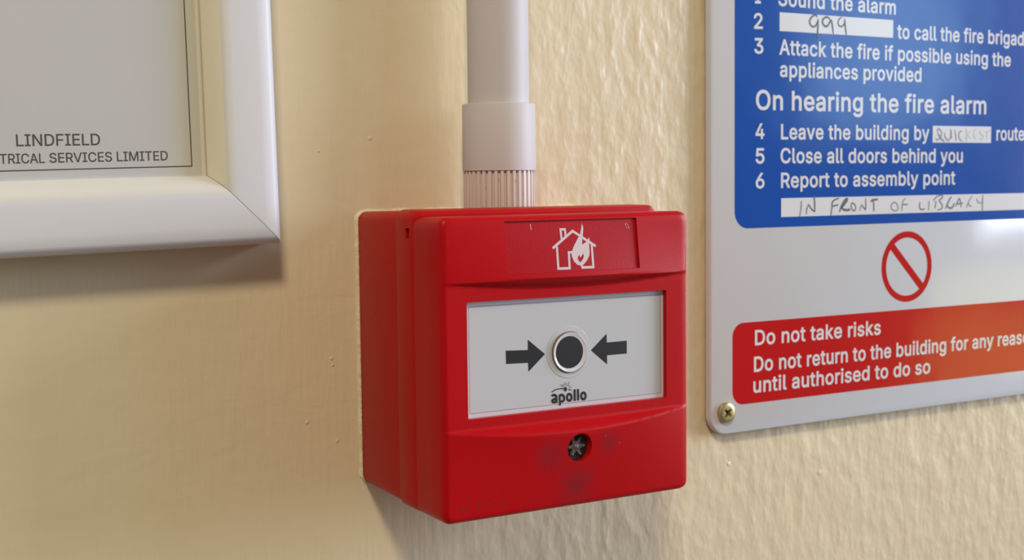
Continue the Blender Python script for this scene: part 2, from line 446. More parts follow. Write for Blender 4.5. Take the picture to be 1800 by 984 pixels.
D = json.loads(r'''{"T": [["1", [118.87, 114.42], [121.78, 114.52], null], ["Sound the alarm", [130.34, 114.21], [192.38, 114.0], null], ["2", [118.45, 105.06], [122.78, 105.18], null], ["to call the fire brigade", [193.29, 104.59], [269.43, 104.86], "to call the fire brigad"], ["3", [118.63, 95.91], [123.09, 96.02], null], ["Attack the fire if possible using the", [130.98, 95.99], [261.27, 95.61], null], ["appliances provided", [131.29, 87.69], [207.33, 87.73], null], ["On hearing the fire alarm", [119.45, 75.1], [246.33, 75.28], null], ["4", [119.25, 64.29], [123.67, 64.27], null], ["Leave the building by", [131.9, 64.15], [212.23, 64.32], null], ["route", [252.91, 64.39], [270.74, 64.43], null], ["5", [119.33, 55.05], [123.67, 55.03], null], ["Close all doors behind you", [131.7, 55.11], [232.34, 55.05], null], ["6", [119.35, 45.78], [123.7, 45.73], null], ["Report to assembly point", [131.97, 45.77], [227.92, 45.98], null], ["Do not take risks", [119.13, -13.55], [185.43, -13.84], null], ["Do not return to the building for any reason", [118.67, -23.67], [252.79, -23.69], "Do not return to the building for any"], ["until authorised to do so", [118.38, -31.67], [214.22, -31.96], null]], "S": [[0.75, 0, [[150.16, 110.92], [149.62, 111.55], [148.54, 111.63], [147.12, 110.77], [146.23, 109.54], [146.33, 108.37], [147.32, 107.36], [148.39, 107.28], [149.46, 107.86], [150.17, 109.08], [150.56, 110.02]]], [0.8, 0, [[150.56, 110.28], [150.5, 108.3], [150.4, 106.32], [150.29, 104.73], [150.39, 102.89]]], [0.8, 0, [[156.66, 110.45], [155.93, 111.08], [154.84, 111.22], [153.4, 110.56], [152.78, 109.34], [153.42, 108.18], [154.69, 107.58], [155.59, 108.02], [156.49, 109.25], [157.12, 109.95]]], [0.8, 0, [[156.66, 110.45], [157.58, 109.7], [158.05, 107.73], [158.53, 104.97]]], [0.6, 0, [[163.06, 111.64], [161.77, 110.97], [160.96, 109.47], [161.43, 108.43], [162.53, 107.95], [163.63, 108.4], [164.45, 109.64], [164.63, 110.85]]], [0.75, 0, [[164.53, 111.11], [164.64, 109.25], [165.03, 106.99], [165.42, 104.74]]], [0.6, 1, [[142.36, 40.63], [142.19, 38.23], [141.5, 34.65]]], [0.6, 1, [[144.98, 35.5], [145.06, 37.11], [146.04, 39.36]]], [0.6, 0, [[146.04, 39.36], [147.49, 37.59], [149.3, 36.35]]], [0.7, 0, [[149.3, 36.35], [149.28, 38.9], [148.99, 41.85], [149.08, 42.79]]], [0.65, 0, [[162.08, 41.44], [159.86, 40.87], [158.49, 39.81], [158.32, 37.65], [157.7, 34.68]]], [0.65, 0, [[158.59, 38.32], [160.07, 38.56], [161.73, 38.94]]], [0.9, 0, [[162.4, 36.07], [163.22, 37.96], [164.87, 40.24], [166.17, 41.17], [166.36, 40.49], [164.88, 38.88], [163.41, 37.68]]], [1.0, 0, [[163.41, 37.68], [164.53, 36.98], [166.4, 36.67], [167.7, 36.91], [167.93, 37.05]]], [0.5, 0, [[169.11, 39.48], [168.65, 38.4], [168.94, 37.03], [170.26, 36.38], [171.01, 37.12], [170.9, 38.35], [169.86, 39.2], [169.11, 39.48]]], [0.5, 1, [[173.47, 36.25], [173.65, 37.48], [174.4, 38.7]]], [0.55, 0, [[174.4, 38.7], [175.36, 37.58], [176.41, 36.74], [176.58, 38.66], [176.52, 41.14]]], [0.95, 0, [[179.34, 39.85], [180.67, 40.45], [183.27, 40.61]]], [0.65, 0, [[180.77, 40.1], [180.99, 37.89], [181.01, 35.81]]], [0.55, 1, [[192.32, 39.28], [191.16, 38.67], [190.68, 37.56], [191.38, 36.29], [193.15, 35.84], [194.52, 36.37], [194.5, 37.77], [193.51, 38.91], [192.32, 39.28]]], [0.6, 1, [[198.75, 40.85], [197.48, 39.68], [196.91, 37.86], [196.84, 35.62]]], [0.55, 0, [[197.1, 38.14], [198.49, 38.32], [200.28, 38.22]]], [0.6, 0, [[207.27, 39.22], [206.89, 37.67], [207.31, 36.39], [208.53, 36.08], [210.04, 36.34]]], [0.6, 1, [[212.43, 39.56], [212.36, 37.57], [212.18, 35.58]]], [0.6, 0, [[216.51, 39.49], [216.33, 37.92], [215.84, 36.36]]], [0.6, 0, [[214.98, 39.52], [216.59, 40.92], [218.63, 41.74], [220.28, 41.57], [220.09, 40.57], [218.46, 39.6], [219.72, 38.29], [220.36, 36.99], [219.55, 36.0], [217.29, 35.76]]], [0.75, 0, [[225.7, 41.09], [224.17, 39.24], [222.35, 36.26]]], [0.8, 0, [[223.16, 37.83], [224.01, 36.66], [225.47, 36.27], [226.5, 36.76], [227.52, 38.32]]], [0.6, 0, [[228.17, 36.87], [229.19, 38.58], [230.42, 40.15], [231.29, 38.69], [231.75, 36.51]]], [0.65, 0, [[228.57, 37.87], [230.67, 38.05], [232.77, 38.3]]], [0.55, 1, [[238.23, 41.18], [236.36, 38.89], [234.71, 36.31]]], [0.6, 1, [[236.15, 38.6], [236.6, 37.29], [238.1, 36.68]]], [0.6, 1, [[241.02, 39.98], [241.69, 38.8], [242.99, 38.12], [244.49, 38.46]]], [0.6, 0, [[244.97, 41.37], [244.7, 38.6], [244.78, 34.79]]], [0.65, 1, [[217.18, 67.18], [216.93, 68.42], [217.59, 69.05], [219.18, 67.97], [219.2, 66.42], [218.11, 65.02], [216.77, 64.39], [215.87, 65.16]]], [0.7, 0, [[217.18, 67.03], [219.0, 65.18], [221.05, 63.79]]], [0.6, 1, [[221.32, 67.53], [221.35, 65.97], [222.61, 64.57], [223.52, 64.27], [224.86, 65.68]]], [0.75, 0, [[224.92, 68.8], [225.02, 66.62], [225.21, 65.06]]], [0.55, 1, [[227.3, 68.67], [227.8, 66.33], [228.29, 64.14]]], [0.6, 1, [[231.66, 68.08], [230.28, 67.91], [229.74, 66.34], [230.34, 64.77], [231.96, 64.08]]], [0.55, 2, [[234.28, 69.21], [234.44, 66.69], [234.38, 63.85]]], [0.5, 2, [[236.73, 68.12], [234.9, 66.69], [237.01, 65.13]]], [0.45, 2, [[240.2, 68.63], [239.16, 68.46], [238.86, 65.93], [240.27, 64.83]]], [0.4, 2, [[239.2, 66.09], [240.01, 66.25]]], [0.5, 2, [[243.01, 68.5], [242.32, 67.54], [244.46, 66.28], [244.01, 64.85], [242.37, 65.0]]], [0.5, 2, [[245.37, 67.56], [247.48, 68.06], [249.36, 68.71]]], [0.45, 2, [[247.01, 67.74], [246.83, 65.19]]]], "W": [[0, 6], [6, 10], [10, 19], [19, 22], [22, 34], [34, 47]], "LOGO": [[0.7, [[0.74, -15.79], [0.71, -16.06], [0.63, -16.29], [0.5, -16.49], [0.33, -16.64], [0.13, -16.72], [-0.07, -16.74], [-0.28, -16.68], [-0.48, -16.57], [-0.64, -16.39], [-0.77, -16.17], [-0.85, -15.91], [-0.87, -15.65], [-0.84, -15.39], [-0.76, -15.15], [-0.63, -14.95], [-0.46, -14.8], [-0.26, -14.72], [-0.06, -14.7], [0.15, -14.76], [0.35, -14.88], [0.51, -15.05], [0.64, -15.28], [0.72, -15.53], [0.74, -15.79]]], [0.7, [[5.92, -15.84], [5.89, -16.11], [5.8, -16.35], [5.67, -16.55], [5.5, -16.69], [5.3, -16.78], [5.09, -16.79], [4.88, -16.74], [4.68, -16.62], [4.52, -16.44], [4.39, -16.22], [4.31, -15.96], [4.28, -15.7], [4.31, -15.43], [4.4, -15.19], [4.53, -14.99], [4.7, -14.85], [4.9, -14.76], [5.11, -14.75], [5.32, -14.8], [5.52, -14.92], [5.68, -15.1], [5.81, -15.32], [5.89, -15.58], [5.92, -15.84]]], [0.7, [[1.89, -13.49], [1.89, -16.99]]], [0.7, [[3.1, -13.5], [3.13, -16.96]]], [0.7, [[-6.33, -14.74], [-5.87, -14.54], [-5.3, -14.54], [-4.85, -14.87], [-4.72, -15.51], [-4.67, -17.01]]], [0.68, [[-4.72, -15.8], [-5.43, -15.78], [-6.06, -16.01], [-6.14, -16.44], [-5.67, -16.72], [-5.1, -16.68], [-4.73, -16.43]]], [0.65, [[-3.57, -14.55], [-3.45, -17.94]]], [0.68, [[-3.48, -15.0], [-2.91, -14.71], [-2.28, -14.96], [-1.94, -15.67], [-2.06, -16.43], [-2.7, -16.78], [-3.38, -16.68]]], [0.24, [[-6.26, -13.59], [-5.29, -13.07], [-4.26, -12.85], [-3.23, -12.8], [-2.08, -12.87]]], [0.1, [[-2.08, -12.41], [-3.22, -11.59]]], [0.08, [[-1.76, -12.2], [-2.3, -11.53]]], [0.1, [[-1.44, -11.99], [-1.7, -10.85]]], [0.08, [[-0.98, -11.98], [-0.86, -11.21]]], [0.1, [[-0.64, -12.15], [0.12, -11.06]]], [0.1, [[-0.41, -12.41], [0.28, -12.04]]], [0.1, [[-0.07, -12.83], [0.8, -12.62]]], [0.22, [[-0.36, -13.24], [0.67, -13.62]]]], "SUN": [[-0.94, -13.14], [-0.97, -13.36], [-1.04, -13.54], [-1.16, -13.69], [-1.3, -13.77], [-1.46, -13.79], [-1.62, -13.75], [-1.76, -13.63], [-1.88, -13.47], [-1.95, -13.27], [-1.97, -13.05], [-1.94, -12.84], [-1.87, -12.65], [-1.75, -12.51], [-1.61, -12.42], [-1.45, -12.4], [-1.29, -12.45], [-1.15, -12.56], [-1.03, -12.72], [-0.96, -12.93]], "ARR": [[[-22.22, 0.04], [-14.59, -0.3], [-14.56, 2.74], [-8.64, -1.95], [-14.41, -6.73], [-14.59, -4.11], [-22.17, -3.87]], [[21.46, -0.03], [13.91, -0.06], [13.82, 2.59], [8.03, -2.04], [13.97, -6.79], [13.99, -4.01], [21.43, -4.0]]], "HOUSE": [[0.78, [[-7.32, 29.66], [0.35, 34.56], [8.17, 29.77]]], [0.7, [[-3.83, 31.94], [-3.91, 35.14], [-2.33, 35.13], [-2.32, 33.0]]], [0.75, [[-5.77, 30.21], [-6.02, 23.66], [-2.05, 23.62], [-1.78, 28.27], [-0.54, 28.28]]], [0.75, [[6.76, 30.47], [6.53, 23.6], [2.52, 23.65], [2.34, 24.43]]]], "FLAME": [[[3.97, 36.79], [4.32, 35.39], [4.02, 33.85], [3.53, 32.13], [3.31, 30.42], [4.84, 31.14], [5.55, 31.81], [6.07, 32.57], [6.15, 31.53], [5.81, 30.16], [5.74, 28.26], [5.48, 27.06], [4.34, 25.55], [2.93, 24.4], [1.87, 24.28], [0.85, 24.49], [-0.26, 25.56], [-0.89, 27.13], [-0.74, 28.32], [0.07, 29.84], [1.82, 32.19], [2.93, 33.53], [3.42, 34.9]], [[3.36, 27.83], [3.46, 26.97], [3.04, 26.12], [1.97, 25.13], [1.24, 25.93], [1.23, 26.71], [1.96, 27.5], [2.06, 26.67], [2.39, 26.75]]], "DOTS": [[-39.07, -45.01], [-36.97, -44.78], [-33.41, -44.37], [-30.52, -43.55], [-27.62, -43.51], [-24.62, -45.19]], "PT": [["LINDFIELD", [-148.36, 60.6], [-125.63, 60.99], null], ["SERVICES LIMITED", [-139.67, 56.09], [-106.38, 56.72], null], ["ELECTRICAL", [-152.84, 55.82], [-140.97, 56.04], "TRICAL"]]}''')

# ------------------------------------------------------------------ setting
bm = bmesh.new()
vs = [bm.verts.new(Vector(p)) for p in ((-2.6, 0, 0), (2.6, 0, 0), (2.6, 0, 3.0), (-2.6, 0, 3.0), (-2.6, .12, 0), (2.6, .12, 0), (2.6, .12, 3.0), (-2.6, .12, 3.0))]
for f in ((0, 1, 2, 3), (7, 6, 5, 4), (0, 4, 5, 1), (3, 2, 6, 7), (1, 5, 6, 2), (0, 3, 7, 4)): bm.faces.new([vs[i] for i in f])
bmesh.ops.recalc_face_normals(bm, faces=bm.faces)
wall = link('wall_back', bm, wall_m); wall['kind'] = 'structure'
floor_m = mat('grey_brown_vinyl_floor', (0.22, 0.17, 0.13), 0.5)
bm = bmesh.new()
vs = [bm.verts.new(Vector(p)) for p in ((-2.6, -3.4, 0), (2.6, -3.4, 0), (2.6, 0, 0), (-2.6, 0, 0), (-2.6, -3.4, -.1), (2.6, -3.4, -.1), (2.6, 0, -.1), (-2.6, 0, -.1))]
for f in ((0, 1, 2, 3), (7, 6, 5, 4), (0, 4, 5, 1), (3, 2, 6, 7), (1, 5, 6, 2), (0, 3, 7, 4)): bm.faces.new([vs[i] for i in f])
bmesh.ops.recalc_face_normals(bm, faces=bm.faces)
fl = link('floor', bm, floor_m); fl['kind'] = 'structure'

# bead of old paint sealing the back box to the plaster
bead_m = mat('cracked_cream_paint_bead', (0.70, 0.62, 0.43), 0.5)
k = NT(bead_m); k.bump(k.noise(k.pos((1, 1, 1)), 420.0, 3, 0.6), 0.8, 0.0008)
random.seed(4)
base = rrect(-43.0, 43.0, -47.4, 40.5, 3, 10)
# resample densely so the bead can wander
dense = []
for i, p in enumerate(base):
    q = base[(i + 1) % len(base)]; L = math.dist(p, q); c = max(1, int(L / 1.2))
    for j in range(c): dense.append((p[0] + (q[0] - p[0]) * j / c, p[1] + (q[1] - p[1]) * j / c))
def grown(pts, g, amp):
    out = []
    m = len(pts)
    for i, p in enumerate(pts):
        a, b = Vector(pts[i - 1]), Vector(pts[(i + 1) % m]); d = (b - a).normalized(); nn = Vector((d.y, -d.x))
        gg = g + amp * noise.noise(Vector((p[0] * 0.35, p[1] * 0.35, g)))
        out.append((p[0] + nn.x * gg, p[1] + nn.y * gg))
    return out
bm = loft([(0.0, grown(dense, 0.55, 0.8)), (-0.2, grown(dense, 0.4, 0.7)), (-0.4, grown(dense, 0.15, 0.3)), (-0.9, grown(dense, 0.0, 0.0)), (-0.7, grown(dense, -0.6, 0))], cap0=False, cap1=False)
link('paint_bead', bm, bead_m, wall, 60)

# ------------------------------------------------------------------ fire alarm call point
cp = thing('fire_alarm_call_point', 'red break-glass fire alarm call point with white push panel, fixed below the conduit', 'fire alarm', V(0, 0, -4))
HB = [(0.0, rrect(-42.7, 42.7, -47.2, 40.3, 3.2)), (-0.3, rrect(-42.8, 42.8, -47.3, 40.4, 3.2)), (-28.6, rrect(-43.2, 43.2, -48.3, 40.9, 3.2)), (-29.2, rrect(-43.1, 43.1, -48.2, 40.8, 3.2)), (-30.0, rrect(-42.5, 42.5, -47.7, 40.3, 3.0))]
o = link('back_box', loft(HB), red_m, cp, 30)
# raised rib line near the front of the back box underside
RM = [(-29.3, rrect(-43.2, 44.2, -48.2, 40.9, 2.8)), (-29.7, rrect(-43.9, 44.9, -48.5, 41.3, 3.0)), (-30.4, rrect(-44.1, 45.1, -48.6, 41.5, 3.0)), (-39.8, rrect(-44.2, 45.3, -48.7, 41.4, 3.0)), (-40.8, rrect(-43.8, 44.9, -48.4, 41.0, 2.8)), (-41.2, rrect(-42.9, 44.0, -47.7, 40.2, 2.4))]
rim = link('mounting_rim', loft(RM), red_m, cp, 30)
def boxcut(x0, x1, y0, y1, z0, z1):
    bm = bmesh.new(); bmesh.ops.create_cube(bm, size=1)
    for v in bm.verts:
        v.co = V(x0 if v.co.x < 0 else x1, y0 if v.co.y < 0 else y1, z0 if v.co.z < 0 else z1)
    return link('cutter', bm, dark_m)
boolean(rim, [boxcut(-46, -41.5, -38.8, -36.6, 33.0, 36.1)])
link('slot_shade_plate', plate(-42.3, -41.7, 32.9, 36.2, 0.2, -36.5, -38.9, 0.1), dark_m, rim)  # near-black plate on the slot floor, painting in its shade

# front cover: proud upper and lower blocks that bow out in the middle, flat band with the opening between them
HW, ZT, ZL, FR, YB, Y0 = 44.4, 39.7, -49.0, 1.9, -41.0, -58.6
def surf(x, z):
    q = min(1, abs(x) / 44.4); k_ = 1 - q * q; B = 3.2 * k_
    def ss(t_): t_ = max(0, min(1, t_)); return t_ * t_ * (3 - 2 * t_)
    if z > 0:
        z0 = 20.4 - 2.6 * k_; z1 = 20.5 + .8 * k_
        g = max(0, min(1, (39.7 - z) / (39.7 - z1))); s = ss((z - z0) / (z1 - z0)); return Y0 - B * g * s
    z1 = -21.8; z0 = -21.9 - 3.8 * k_
    g = max(0, min(1, (z + 49) / (z0 + 49))); s = ss((z1 - z) / (z1 - z0)); return Y0 - B * g * s
def axis(lo, hi, base_step, fine):
    """grid lines lo..hi, denser near the ends and inside the fine spans"""
    out = [lo]; x = lo
    while x < hi - 1e-6:
        st = base_step
        if x - lo < FR + .3 or hi - x < FR + .5: st = 0.35
        for a, b in fine:
            if a <= x <= b: st = 0.45
        x = min(hi, x + st); out.append(x)
    if out[-1] - out[-2] < 0.1: out.pop(-2)
    return out
XS = axis(-HW, HW, 1.6, []); ZS = axis(ZL, ZT, 1.6, [(-27.0, -21.0), (17.0, 22.0)])
CR = 3.0
def edge_d(x, z):
    """distance inside the rounded outline (negative outside)"""
    cx, cz = 0.0, (ZT + ZL) / 2; hx, hz = HW - CR, (ZT - ZL) / 2 - CR
    qx, qz = abs(x - cx) - hx, abs(z - cz) - hz
    return -(math.hypot(max(qx, 0), max(qz, 0)) + min(max(qx, qz), 0) - CR)
def clampr(x, z):
    d = edge_d(x, z)
    if d >= 0: return x, z
    cx, cz = 0.0, (ZT + ZL) / 2; hx, hz = HW - CR, (ZT - ZL) / 2 - CR
    kx = math.copysign(hx, x - cx) + cx; kz = math.copysign(hz, z - cz) + cz
    v = Vector((x - kx, z - kz)).normalized() * CR
    return kx + v.x, kz + v.y
bm = bmesh.new(); G = []
for z in ZS:
    row = []
    for x in XS:
        X, Z = clampr(x, z); d = max(0.0, edge_d(X, Z))
        drop = FR - math.sqrt(max(0, FR * FR - (FR - min(d, FR)) ** 2))
        row.append(bm.verts.new(V(X, surf(X, Z) + drop, Z)))
    G.append(row)
for j in range(len(ZS) - 1):
    for i in range(len(XS) - 1):
        bm.faces.new((G[j][i], G[j][i + 1], G[j + 1][i + 1], G[j + 1][i]))
bord = [G[0][i] for i in range(len(XS))] + [G[j][-1] for j in range(1, len(ZS))] + [G[-1][i] for i in range(len(XS) - 2, -1, -1)] + [G[j][0] for j in range(len(ZS) - 2, 0, -1)]
def inset(v, s, y):
    x, z = v.co.x * 1000, v.co.z * 1000 - ZB; cz = (ZT + ZL) / 2
    return bm.verts.new(V(x * (1 - s / HW), y, cz + (z - cz) * (1 - s / HW)))
prev = bord
for s, y in ((0.12, -50.0), (0.3, YB - 0.4), (0.7, YB)):
    ring = [inset(v, s, y) for v in bord]
    for i in range(len(bord)):
        bm.faces.new((prev[i], ring[i], ring[(i + 1) % len(bord)], prev[(i + 1) % len(bord)]))
    prev = ring
bm.faces.new(prev)
bmesh.ops.remove_doubles(bm, verts=bm.verts, dist=2e-5)
bmesh.ops.dissolve_degenerate(bm, edges=bm.edges, dist=1e-6)
bmesh.ops.recalc_face_normals(bm, faces=bm.faces)
cover = link('front_cover', bm, cover_m, cp)
# cutters: opening, keyhole, shallow label recess whose floor follows the bowed surface
cut1 = link('cutter', plate(-36.1, 35.6, -18.9, 15.1, 0.5, -55.5, -70.0, 0.1), dark_m)
cut2 = link('cutter', loft([(-57.0, ellipse(0.9, -30.6, 4.25, 48)), (-60.4, ellipse(0.9, -30.6, 4.25, 48)), (-61.0, ellipse(0.9, -30.6, 4.4, 48)), (-70.0, ellipse(0.9, -30.6, 4.4, 48))]), dark_m)
LX0, LX1, LZ0, LZ1 = -23.4, 23.9, 22.6, 38.0
def recess(off, y1, ins=0.0, ny=14, nx=30):
    bm = bmesh.new(); A = []; Bq = []
    for j in range(ny + 1):
        z = LZ0 + ins + (LZ1 - LZ0 - 2 * ins) * j / ny; ra, rb = [], []
        for i in range(nx + 1):
            x = LX0 + ins + (LX1 - LX0 - 2 * ins) * i / nx
            ra.append(bm.verts.new(V(x, surf(x, z) + off, z)))
            rb.append(bm.verts.new(V(x, y1 if not callable(y1) else y1(x, z), z)))
        A.append(ra); Bq.append(rb)
    for j in range(ny):
        for i in range(nx):
            bm.faces.new((A[j][i], A[j][i + 1], A[j + 1][i + 1], A[j + 1][i])); bm.faces.new((Bq[j][i], Bq[j + 1][i], Bq[j + 1][i + 1], Bq[j][i + 1]))
    for i in range(nx):
        bm.faces.new((A[0][i], Bq[0][i], Bq[0][i + 1], A[0][i + 1])); bm.faces.new((A[ny][i], A[ny][i + 1], Bq[ny][i + 1], Bq[ny][i]))
    for j in range(ny):
        bm.faces.new((A[j][0], A[j + 1][0], Bq[j + 1][0], Bq[j][0])); bm.faces.new((A[j][nx], Bq[j][nx], Bq[j + 1][nx], A[j + 1][nx]))
    bmesh.ops.recalc_face_normals(bm, faces=bm.faces)
    return bm
cut3 = link('cutter', recess(0.75, -72.0), dark_m)
boolean(cover, [cut1, cut2, cut3])
for p in cover.data.polygons: p.use_smooth = True
cover.data.set_sharp_from_angle(angle=math.radians(28))
lp = link('label_panel', recess(0.70, lambda x, z: surf(x, z) + 1.2, 0.02), label_m, cover, 30)
# house on fire icon on the label
ys = lambda x, z: surf(x, z) + 0.64
bm = bmesh.new()
for w, P in D['HOUSE']:
    ribbon_into(bm, P, w, ys, False)
fb = prints(D['FLAME'], ys, 0.04)
me = bpy.data.meshes.new('tmp'); fb.to_mesh(me); fb.free(); bm.from_mesh(me); bpy.data.meshes.remove(me)
o = link('house_fire_icon', bm, icon_m, lp); o['label'] = 'pale icon of a house with a flame'

# tiny pin marks near the lower left corner and little nicks on the label
bm = bmesh.new()
for x, z in D['DOTS']:
    y = surf(x, z); r = 0.42
    A = [bm.verts.new(V(a, y - 0.03, b)) for a, b in ellipse(x, z, r, 12)]; c = bm.verts.new(V(x, y + 0.02 - 0.04, z))
    for i in range(12): bm.faces.new((A[i], A[(i + 1) % 12], c))
pin_m = mat('dark_pin_marks', (0.10, 0.004, 0.004), 0.5)
link('pin_marks', bm, pin_m, cover)
nick_m = mat('pale_scuffs', (0.72, 0.30, 0.28), 0.5)
bm = bmesh.new()
yn = lambda x, z: surf(x, z) + 0.62
ribbon_into(bm, [(-14.3, 37.0), (-14.2, 36.0), (-14.1, 35.3)], 0.28, yn, False)
link('scuff', bm, nick_m, lp); bm = bmesh.new()
ribbon_into(bm, [(19.9, 36.2), (20.7, 36.1), (21.2, 35.5), (21.3, 34.9), (20.4, 35.0), (20.1, 35.5), (19.9, 36.2)], 0.14, yn, False)
link('scuff', bm, nick_m, lp)

# push panel behind the opening
pp = link('push_panel', plate(-37.5, 37.2, -20.3, 16.6, 0.5, -55.4, -56.9, 0.05), plate_m, cp)
# thin raised transparent skirt round the opening, seen as a pale lilac edge
skirt_m = mat('lilac_clear_edge', (0.60, 0.56, 0.62), 0.15)
bm = prints([rrect(-35.9, 35.4, -18.75, 14.9, 0.5, 3), list(reversed(rrect(-34.75, 34.5, -17.55, 13.7, 0.4, 3)))], -56.97, 0.06)
link('panel_edge', bm, skirt_m, pp)
bm = prints([rrect(-34.75, 34.52, -17.56, 13.72, 0.4, 3), list(reversed(rrect(-34.57, 34.32, -17.38, 13.54, 0.3, 3)))], -56.99, 0.08)
line_m = mat('thin_grey_line', (0.26, 0.24, 0.30), 0.4)
link('border_line', bm, line_m, pp)
for P in D['ARR']:
    P = [tuple(p) for p in P]
    link('arrow', prints([P], -56.96), black_m, pp)
# clear disc with a black spot
ring = loft([(-56.9, ellipse(0, -1.98, 7.9, 64)), (-57.02, ellipse(0, -1.98, 7.8, 64)), (-57.04, ellipse(0, -1.98, 6.9, 64)), (-57.04, ellipse(0, -1.98, 6.3, 64))], cap0=False, cap1=False)
link('disc_halo', ring, plate_m, pp, 40)
bump_m = mat('clear_disc_plastic', (0.66, 0.64, 0.70), 0.10)
disc = link('button_disc', loft([(-56.9, ellipse(0, -1.98, 6.0, 64)), (-57.75, ellipse(0, -1.98, 6.0, 64)), (-57.85, ellipse(0, -1.98, 5.9, 64)), (-57.6, ellipse(0, -1.98, 5.2, 64)), (-57.55, ellipse(0, -1.98, 4.9, 64))]), bump_m, pp, 25)
dk = mat('disc_rim_painted_shade', (0.20, 0.15, 0.15), 0.12)  # dark tone paints in shadow and reflection at the clear disc's edge
link('disc_shade_ring', loft([(-56.9, ellipse(0, -1.98, 6.15, 64)), (-57.55, ellipse(0, -1.98, 6.12, 64)), (-57.6, ellipse(0, -1.98, 5.95, 64))], cap0=False, cap1=False), dk, disc, 25)
link('black_spot', loft([(-57.5, ellipse(-.25, -1.9, 4.85, 64)), (-57.72, ellipse(-.25, -1.9, 4.85, 64)), (-57.75, ellipse(-.25, -1.9, 4.8, 64))]), black_m, disc)
# maker's mark: hand-drawn from strokes
bm = bmesh.new()
for i, (w, P) in enumerate(D['LOGO']):
    ribbon_into(bm, P, w, -57.04 - 0.002 * i, len(P) > 2)
fb = prints([D['SUN']], -57.08, 0.04); me = bpy.data.meshes.new('tmp'); fb.to_mesh(me); fb.free(); bm.from_mesh(me); bpy.data.meshes.remove(me)
o = link('logo_lettering', bm, black_m, pp); o['label'] = 'small black lettering with a rising sun mark'

# key hole with clear six-lobed plug
kh = link('test_key_hole', loft([(-56.8, ellipse(0.9, -30.6, 4.3, 40)), (-58.9, ellipse(0.9, -30.6, 4.2, 40))]), dark_m, cover)
def star(cx, cz, r0, r1, n_=6, k_=48, ph=0.0):
    return [(cx + (r0 + (r1 - r0) * (0.5 + 0.5 * math.cos(n_ * a + ph)) ** 1.5) * math.cos(a), cz + (r0 + (r1 - r0) * (0.5 + 0.5 * math.cos(n_ * a + ph)) ** 1.5) * math.sin(a)) for a in [2 * math.pi * i / k_ for i in range(k_)]]
pl = link('clear_plug', loft([(-58.8, star(0.6, -30.4, 1.7, 3.5)), (-59.3, star(0.6, -30.4, 1.65, 3.4)), (-59.6, star(0.6, -30.4, 1.4, 3.1))]), clear_m, kh, 40)
bm = bmesh.new()
for i in range(6):
    a = 2 * math.pi * i / 6; cx, cz = 0.6 + 2.75 * math.cos(a), -30.4 + 2.75 * math.sin(a)
    bmesh.ops.create_icosphere(bm, subdivisions=2, radius=0.00042, matrix=Matrix.Translation(V(cx, -59.5, cz)))
bmesh.ops.create_icosphere(bm, subdivisions=2, radius=0.00105, matrix=Matrix.Translation(V(0.6, -59.2, -30.4)))
o_ = cover  # pale beads modelled as glints on the hole's plug
g_ = link('plug_core_glints', bm, plug_glint_m, kh, 60)

# ------------------------------------------------------------------ conduit
cx, cy = 0.0, -17.0
ct = thing('conduit_pipe', 'white plastic conduit pipe with ribbed coupling dropping into the red call point', 'pipe', V(0, 0, 60))
def cyl(prof, nseg=72):
    bm = bmesh.new(); rings = []
    for z, r in prof:
        rings.append([bm.verts.new(V(cx + r * math.cos(2 * math.pi * i / nseg), cy + r * math.sin(2 * math.pi * i / nseg), z)) for i in range(nseg)])
    for a, b in zip(rings, rings[1:]): bridge(bm, a, b)
    bm.faces.new(list(reversed(rings[0]))); bm.faces.new(rings[-1])
    bmesh.ops.recalc_face_normals(bm, faces=bm.faces); return bm
link('pipe', cyl([(70, 9.87), (420, 9.87)]), pvc_m, ct, 40)
link('coupling', cyl([(53.2, 11.3), (53.0, 11.6), (53.05, 11.85), (53.5, 11.88), (73.9, 11.78), (74.25, 11.65), (74.4, 11.3), (74.4, 9.7)]), pvc_m, ct, 40)
bm = bmesh.new(); rings = []
NR = 36
for z, sc_ in ((40.2, 1.0), (52.6, 1.0), (53.3, 0.985)):
    pts = []
    for i in range(NR):
        for f, r in ((0.0, 10.75), (0.16, 11.62), (0.62, 11.62), (0.78, 10.75)):
            a = 2 * math.pi * (i + f) / NR
            pts.append(bm.verts.new(V(cx + r * sc_ * math.cos(a), cy + r * sc_ * math.sin(a), z)))
    rings.append(pts)
for a, b in zip(rings, rings[1:]): bridge(bm, a, b)
bm.faces.new(list(reversed(rings[0]))); bm.faces.new(rings[-1])
bmesh.ops.recalc_face_normals(bm, faces=bm.faces)
link('ribbed_adaptor', bm, rib_m, ct, 20)

